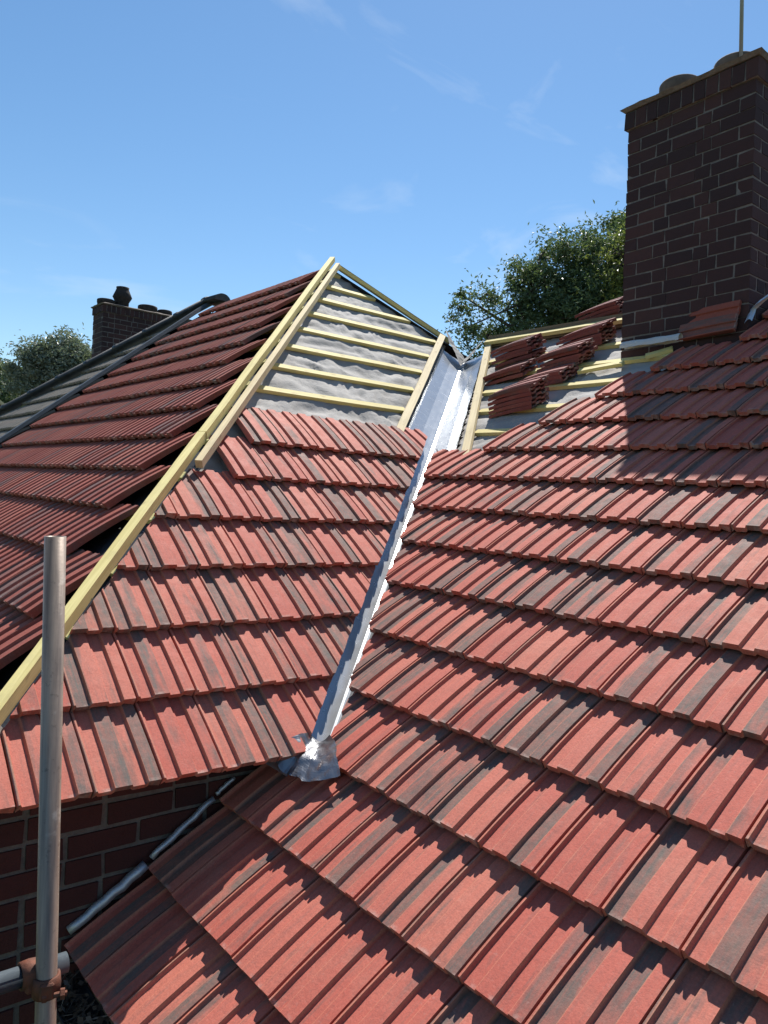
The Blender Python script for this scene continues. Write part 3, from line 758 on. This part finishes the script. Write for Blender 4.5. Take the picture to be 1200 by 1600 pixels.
# wing wall and gutter below its eaves
bm = bmesh.new(); box(bm, (-.45, -3.0, GROUND), (6.5, WALL_Y-.01, -.62)); obj('wall', mesh_of(bm, 'wall', WALLTEX), None, wing)
bm = bmesh.new(); n_ = 10; pr = [(-.055*math.cos(a), -.055*math.sin(a)) for a in [math.pi*k/n_ for k in range(n_+1)]]
ra = [[bm.verts.new((x, y, z)) for x, z in pr]+[bm.verts.new((x*.93, y, z*.93)) for x, z in pr[::-1]] for y in (-3.0, WALL_Y-.06)]
m_ = len(ra[0])
for k in range(m_): bm.faces.new((ra[0][k], ra[0][(k+1) % m_], ra[1][(k+1) % m_], ra[1][k]))
bm.faces.new(ra[0]); bm.faces.new(ra[1][::-1]); bmesh.ops.recalc_face_normals(bm, faces=list(bm.faces))
EX, EZ = -3*G_R*cR, -3*G_R*sR
obj('gutter', mesh_of(bm, 'gutter', GUTTER), Matrix.Translation((EX-.02, 0, EZ-.075)), wing)
bm = bmesh.new(); lf = bm.verts.layers.float.new('lf'); rr = random.Random(31)
for i in range(900):
    p = Vector((EX-.02+rr.uniform(-.05, .045), rr.uniform(-.2, WALL_Y-.07), EZ-.078+rr.uniform(-.03, .03))); s = rr.uniform(.006, .022)
    a = Vector((rr.gauss(0, 1), rr.gauss(0, 1), rr.gauss(0, .7))).normalized(); b = a.orthogonal().normalized(); ln = rr.choice((1, 1, 4))
    q = [bm.verts.new(p+a*s*ln*.7), bm.verts.new(p+b*s*.5/ln), bm.verts.new(p-a*s*ln*.7), bm.verts.new(p-b*s*.5/ln)]; c_ = rr.random()
    for v in q: v[lf] = c_
    bm.faces.new(q)
meta(obj('leaf_litter', mesh_of(bm, 'leaf_litter', LITTER)), 'dead leaves and twigs lying in the gutter below the wing', 'leaf litter', kind='stuff')
# rolled lead along the abutment: three lapped lengths
def roll(a, b, r0, r1, seed):
    bm = bmesh.new(); rr = random.Random(seed); a, b = Vector(a), Vector(b); n_ = 9
    pts = [a.lerp(b, i/n_)+Vector((rr.uniform(-.002, .002), rr.uniform(-.003, .001), rr.uniform(-.003, .003))) for i in range(n_+1)]
    tube(bm, pts, [r0+(r1-r0)*i/n_+rr.uniform(-.001, .001) for i in range(n_+1)], 10)
    return obj('lead_roll', mesh_of(bm, 'lead_roll', LEAD_D, True), None, wing)
ab = lambda px, py: SR.pix(px, py, .012)
roll(ab(108, 1455), ab(228, 1350), .015, .017, 1); roll(ab(236, 1340), ab(334, 1246), .011, .010, 2); roll(ab(338, 1240), ab(366, 1216), .007, .008, 3)

# ------------------------------------------------------------------ details at the chimney foot
# tile turned on its side and leaning on the chimney face
lt0 = SR.pix(1052, 527, .012)
bmL = tile_bm(W_R-.001); me_lean = mesh_of(bmL, 'tile', RED_B)
Xl = Vector((.32, 0, 1)).normalized(); Yl = Vector((.03, -1, .0)).normalized()
Zl = Xl.cross(Yl)
if Zl.x > 0: Yl = -Yl; Zl = Xl.cross(Yl); lt0 = lt0 + Vector((0, -.385, 0))
Ml = Matrix(((Xl.x, Yl.x, Zl.x, lt0.x), (Xl.y, Yl.y, Zl.y, lt0.y), (Xl.z, Yl.z, Zl.z, lt0.z), (0, 0, 0, 1)))
meta(obj('loose_tile', me_lean, Ml), 'red roof tile turned on its side, propped against the foot of the brick chimney', 'roof tile')
# pale rolled membrane and two battens along the chimney foot
u_ch = (CHX)/cR
r0_ = SR.pix(972, 541, .0); r1_ = SR.pix(1064, 527, .0)
crumple('membrane_roll', lambda s, t: r0_.lerp(r1_, s)+Vector((math.cos(t*3.1)*-.03, 0, math.sin(t*3.1)*.045-.02)), 24, 8, membrane('pale_membrane', (.5, .5, .5), (.6, .6, .6)), wing, .006, 14, 3)
# strip of flashing beside the stack
fp = [SR.pix(1163, 506, .02), SR.pix(1170, 487, .05), SR.pix(1184, 474, .09), SR.pix(1202, 462, .12), SR.pix(1222, 450, .13)]
def flash(s, t):
    k = s*(len(fp)-1); i = min(int(k), len(fp)-2); p = fp[i].lerp(fp[i+1], k-i)
    return p + Vector((.02, -.035, .012))*t + Vector((0, 0, .02))*math.sin(t*3)
crumple('flashing_strip', flash, 20, 6, metal('pale_flashing', (.62, .66, .70), .45, .6), wing, .004, 12, 5)

# ------------------------------------------------------------------ loose tiles stacked on the battens
STACKS = [  # px of the middle of the lower edge, number of tiles, name of place, lean
    ((800, 571), 6, 'tall stack beside valley board, just below the ridge', .00),
    ((786, 594), 3, 'short stack overhanging the valley board', .03),
    ((872, 578), 5, 'middle stack between the other stacks', -.02),
    ((800, 645), 6, 'lowest stack, just above the laid tiles', .02),
    ((846, 604), 3, 'short stack directly above the lowest stack', -.03),
    ((905, 546), 5, 'stack just below the one touching the chimney', .02),
    ((935, 507), 5, 'highest stack, touching the chimney', .0)]
RED_S = tile_material('dull_red_concrete_tile', [(.20, .050, .045), (.24, .064, .054), (.28, .08, .064), (.19, .054, .047, 1)], (.085, .072, .068, 1), .28, worn_lit=(.25, .08, .065, 1))
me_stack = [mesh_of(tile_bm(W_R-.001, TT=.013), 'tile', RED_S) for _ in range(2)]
srnd = random.Random(77); ORD = ['bottom', 'second', 'third', 'fourth', 'fifth', 'sixth']
for (px, py), n_, where, lean in STACKS:
    p = SR.pix(px, py, DECK+.028); v, u = SR.uv(p)
    for i in range(n_):
        # length runs across the slope, tails pointing right
        du, dv = srnd.uniform(-.010, .010), srnd.uniform(-.022, .022)
        M = SR.mat(v+.19+dv, u+.01+du+i*.009, DECK+.028+.040+i*.0268) @ Matrix.Rotation(math.pi/2+lean+srnd.uniform(-.03, .03), 4, 'Z') @ Matrix.Rotation(.16+srnd.uniform(-.01, .01), 4, 'Y')
        o = obj('loose_tile', srnd.choice(me_stack), M)
        lab = ('top' if i == n_-1 else ORD[i] + (' from bottom' if i else ''))+' tile of the '
        meta(o, lab+where, 'roof tile', 'loose tiles stacked on the wing battens')
# a few off-cuts of batten lying among them
for i, (a, b) in enumerate((((905, 583), (975, 570)), ((1010, 560), (1052, 548)), ((725+60, 690), (838, 676)))):
    A, B = SR.pix(*a, DECK+.028), SR.pix(*b, DECK+.028)
    o = beam('timber_offcut', A, B, .045, .024, SR.n, TIMBER, None, seed=300+i)
    meta(o, ['short batten offcut lying beside the chimney foot', 'batten offcut against the front face of the chimney', 'batten offcut lying above the edge of the laid tiles'][i], 'timber offcut')
# clips and nails along the cut tiles by the hip
bm = bmesh.new(); tube(bm, [Vector((0, 0, 0)), Vector((0, 0, .007)), Vector((.001, 0, .008))], [.0014, .0014, .004], 6); NAILM = mesh_of(bm, 'nail', NAIL)
for px, py in ((186, 826), (203, 851), (141, 938)):
    p = SL.pix(px, py, -.005); obj('nail', NAILM, SL.mat(*SL.uv(p), -.005) @ Matrix.Rotation(random.uniform(-.9, .9), 4, 'Y') @ Matrix.Rotation(random.uniform(-.6, .6), 4, 'X'), slopeL)

# ------------------------------------------------------------------ scaffold
def pipe(bm, p0, p1, r, th=.004, seg=28):
    p0, p1 = Vector(p0), Vector(p1); d = (p1-p0).normalized(); a = d.orthogonal().normalized(); b = d.cross(a); rg = []
    for p, rr_ in ((p0, r), (p1, r), (p1, r-th), (p0, r-th)): rg.append([bm.verts.new(p+(a*math.cos(2*math.pi*k/seg)+b*math.sin(2*math.pi*k/seg))*rr_) for k in range(seg)])
    for i in range(4):
        for k in range(seg): bm.faces.new((rg[i][k], rg[i][(k+1) % seg], rg[(i+1) % 4][(k+1) % seg], rg[(i+1) % 4][k]))
    bmesh.ops.recalc_face_normals(bm, faces=list(bm.faces))
PT, PBm = sight(86.5, 838, 1.82), sight(71, 1600, 1.85)
pd = (PBm-PT).normalized(); foot = PT + pd*((PT.z-GROUND)/-pd.z)
bm = bmesh.new(); pipe(bm, (0, 0, 0), PT-foot, .0242)
me = mesh_of(bm, 'scaffold_pole', GALV)
for p_ in me.polygons: p_.use_smooth = len(p_.vertices) == 4 and abs(p_.normal.dot(pd)) < .5
meta(obj('scaffold_pole', me, Matrix.Translation(foot)), 'upright weathered steel scaffold tube with an open top', 'scaffold pole')
LE0 = sight(104, 1503, 1.905); LE1 = LE0 + Vector((-1.9, -.02, .012))
bm = bmesh.new(); pipe(bm, (0, 0, 0), LE1-LE0, .0242); me = mesh_of(bm, 'scaffold_tube', GALV_B)
for p_ in me.polygons: p_.use_smooth = abs(p_.normal.x) < .5
meta(obj('scaffold_tube', me, Matrix.Translation(LE0)), 'horizontal blue grey scaffold tube clamped behind the upright', 'scaffold tube')
# coupler: two collars, flap and bolt
cpz = sight(70, 1532, 1.86); 
ce = empty('coupler', cpz, 'rusty scaffold coupler clamping the level tube to the upright', 'coupler')
def collar(c, ax, r, hgt, parent, name):
    bm = bmesh.new(); ax = Vector(ax).normalized(); a = ax.orthogonal().normalized(); b = ax.cross(a); seg = 24; rg = []
    for (rr_, hh_) in ((r, -hgt/2), (r+.007, -hgt/2), (r+.009, 0), (r+.007, hgt/2), (r, hgt/2)): rg.append([bm.verts.new(Vector(c)+ax*hh_+(a*math.cos(2*math.pi*k/seg)+b*math.sin(2*math.pi*k/seg))*rr_) for k in range(seg)])
    for i in range(5):
        for k in range(seg): bm.faces.new((rg[i][k], rg[i][(k+1) % seg], rg[(i+1) % 5][(k+1) % seg], rg[(i+1) % 5][k]))
    bmesh.ops.recalc_face_normals(bm, faces=list(bm.faces)); return obj(name, mesh_of(bm, name, RUST, True), None, parent)
pole_at = lambda z: PT + pd*((z-PT.z)/pd.z)
cz = cpz.z; pc = pole_at(cz)
collar(pc, pd, .0245, .048, ce, 'collar')
ldir = (LE1-LE0).normalized(); lc = LE0 + ldir*.085
collar(lc, ldir, .0245, .045, ce, 'collar')
bm = bmesh.new(); box(bm, (-.03, -.016, -.024), (.03, .016, .024)); bevel(bm, .005)
obj('saddle_block', mesh_of(bm, 'saddle_block', RUST), Matrix.Translation((pc+lc)/2 + Vector((0, .0, 0))), ce)
vdirn = (CP-pc); vdirn.z = 0; vdirn.normalize(); sd3 = Vector((-vdirn.y, vdirn.x, 0))
bm = bmesh.new(); bp_ = pc + vdirn*.030 - sd3*.012*-1 + Vector((0, 0, -.012))
tube(bm, [bp_-sd3*.02, bp_+sd3*.035], [.0065, .0065], 8); tube(bm, [bp_-sd3*.020, bp_-sd3*.010], [.013, .013], 6); tube(bm, [bp_+sd3*.02, bp_+sd3*.03], [.013, .013], 6)
obj('bolt', mesh_of(bm, 'bolt', RUST), None, ce)
bm = bmesh.new(); box(bm, (-.016, -.006, -.02), (.016, .006, .02)); bevel(bm, .004)
obj('flap', mesh_of(bm, 'flap', RUST), Matrix.Translation(pc+vdirn*.032+sd3*.002) @ Matrix.Rotation(math.atan2(sd3.y, sd3.x), 4, 'Z'), ce)

# ------------------------------------------------------------------ trees
def tree(name, base, height, crown, leaf, n_clump, per, lsize, mat, label, seed, csize=.5):
    rr = random.Random(seed); e = empty(name, base, label, 'tree'); B = Vector(base)
    bm = bmesh.new(); top = B+Vector((0, 0, height*.62))
    pts = [B+Vector((rr.uniform(-.1, .1)*i, rr.uniform(-.1, .1)*i, height*.62*i/5)) for i in range(6)]
    tube(bm, pts, [.34*(1-.13*i)*height/11 for i in range(6)], 10)
    obj('trunk', mesh_of(bm, 'trunk', BARK, True), None, e)
    bm = bmesh.new(); ends = []
    cl = []
    tot = sum(c[1][0]*c[1][1]*c[1][2] for c in crown)
    for c, r in crown:
        for _ in range(max(3, int(n_clump*r[0]*r[1]*r[2]/tot))):
            while True:
                d = Vector((rr.uniform(-1, 1), rr.uniform(-1, 1), rr.uniform(-1, 1)))
                if .12 < d.length < 1: break
            d = d.normalized()*d.length**.5*rr.uniform(.72, 1.06)
            cl.append(Vector(c)+Vector((d.x*r[0], d.y*r[1], d.z*r[2])))
    for c, r in crown:
        for _ in range(3):
            t = rr.choice(cl); s = pts[rr.randrange(2, 6)]; mid = s.lerp(Vector(c), .55)+Vector((0, 0, .2))
            tube(bm, [s, mid, Vector(c).lerp(t, .5), t], [.10, .06, .035, .012], 6)
    for t in rr.sample(cl, min(len(cl), 60)):
        c = min(crown, key=lambda q: (Vector(q[0])-t).length)[0]
        tube(bm, [Vector(c).lerp(t, .3), Vector(c).lerp(t, .7)+Vector((0, 0, .1)), t], [.03, .018, .006], 5)
    obj('limbs', mesh_of(bm, 'limbs', BARK, True), None, e)
    vs_, fs, lf_ = [], [], []
    for c in cl:
        rad = csize*rr.choice((.5, .7, .9, 1.3))*rr.uniform(.8, 1.2); tone = rr.random()
        for _ in range(int(per*rr.uniform(.6, 1.3))):
            o_ = Vector((max(-1, min(1, rr.gauss(0, .45))), max(-1, min(1, rr.gauss(0, .45))), max(-.8, min(.8, rr.gauss(0, .36)))))*rad; p = c+o_
            a = Vector((rr.gauss(0, 1), rr.gauss(0, 1), rr.gauss(-.25, .8))).normalized(); b = a.orthogonal(); b.rotate(Matrix.Rotation(rr.uniform(0, 6.28), 3, a)); b.normalize()
            L2, W2 = lsize*rr.uniform(.7, 1.3), lsize*rr.uniform(.28, .45); n_ = a.cross(b)*lsize*.12
            k = len(vs_); vs_ += [p-a*L2*.5, p+b*W2*.5+n_, p+a*L2*.5, p-b*W2*.5+n_]; fs.append((k, k+1, k+2, k+3))
            t_ = min(1, max(0, tone*.6+rr.random()*.4)); lf_ += [t_]*4
    me = bpy.data.meshes.new('crown'); me.from_pydata(vs_, [], fs); me.materials.append(mat)
    at = me.attributes.new('lf', 'FLOAT', 'POINT'); at.data.foreach_set('value', lf_)
    obj('crown', me, None, e); return e
def blob(px, py, d, rx, ry, rz): return (sight(px, py, d), (rx, ry, rz))
D = 17.0
b0 = sight(960, 700, D+.5); b0.z = GROUND
tree('broadleaf_tree', b0, 9.5, [blob(935, 420, D, 1.0, 1.0, 1.25), blob(985, 395, D+.8, 1.1, 1.1, 1.0), blob(880, 425, D, .85, .9, .85), blob(848, 480, D, .9, .9, .8), blob(905, 490, D-.4, 1.2, 1.0, .75), blob(960, 500, D, 1.2, 1.2, .8),
     blob(795, 500, D, .75, .7, .75), blob(740, 470, D-.2, .55, .5, .42), blob(722, 505, D, .40, .4, .38), blob(765, 530, D, .9, .7, .35), blob(835, 535, D, 1.0, .8, .4), blob(1060, 430, D+1, 1.5, 1.5, 1.5), blob(870, 385, D, .42, .4, .4), blob(825, 430, D, .55, .5, .5)],
     None, 760, 95, .105, LEAF_D, 'tall dark green broadleaf tree behind the wing ridge and near chimney', 5, .34)
tb = sight(972, 600, D-1.2); tb.z = GROUND
tree('broadleaf_tree', tb, 8.6, [blob(985, 400, D-1.5, .55, .5, .75), blob(1000, 460, D-1.5, .6, .6, .9)], None, 60, 60, .11, LEAF_Y, 'yellower green tree peeping out beside the near chimney', 9, .36)
D2 = 26.0
b1 = sight(90, 700, D2); b1.z = GROUND
tree('willow_tree', b1, 8.2, [blob(60, 575, D2, .95, .9, .95), blob(95, 560, D2, .9, .9, .85), blob(118, 565, D2, .8, .8, .95), blob(45, 600, D2, .7, .7, .7), blob(90, 600, D2, 1.2, 1.1, .8), blob(130, 600, D2, .9, .9, .9)],
     None, 300, 95, .15, LEAF_P, 'pale grey green tree beside the distant chimney', 6, .40)
b2 = sight(-15, 700, D2+6); b2.z = GROUND
tree('broadleaf_tree', b2, 7.4, [blob(0, 600, D2+6, .9, .9, .9), blob(20, 618, D2+6, .9, .9, .7), blob(-40, 590, D2+6, 1.4, 1.4, 1.3), blob(40, 635, D2+6, .8, .8, .5)],
     None, 170, 80, .19, LEAF_D, 'darker tree further off beyond the grey tiled roof', 8, .55)
# bungalow roof glimpsed at the left
hb = sight(-30, 640, 21); hx, hy, hz = hb.x, hb.y, hb.z
fh = empty('house', (hx, hy, GROUND), 'distant house with a brown roof and pale verge below the trees', 'house')
bm = bmesh.new(); box(bm, (hx-2.2, hy-2, GROUND), (hx+.3, hy+3, hz-.4)); obj('wall', mesh_of(bm, 'wall', WALLTEX), None, fh)
bm = bmesh.new(); rz = hz+.75
A = [bm.verts.new(p) for p in ((hx-2.5, hy-2.2, hz-.45), (hx-.95, hy-2.2, rz), (hx+.6, hy-2.2, hz-.45), (hx-2.5, hy+3.2, hz-.45), (hx-.95, hy+3.2, rz), (hx+.6, hy+3.2, hz-.45))]
for f in ((0, 1, 4, 3), (1, 2, 5, 4), (0, 2, 1), (3, 4, 5), (0, 3, 5, 2)): bm.faces.new([A[i] for i in f])
m = MT('brown_roof', .9); m.b.inputs['Base Color'].default_value = (.10, .065, .05, 1)
rf = obj('roof', mesh_of(bm, 'roof', m.m), None, fh)
beam('verge', (hx-2.5, hy-2.24, hz-.45), (hx-.95, hy-2.24, rz), .06, .08, (0, 0, 1), TIMBER_P, rf); beam('verge', (hx-.95, hy-2.24, rz), (hx+.6, hy-2.24, hz-.45), .06, .08, (0, 0, 1), TIMBER_P, rf)
print('TILES', count, 'objects', len(bpy.data.objects))
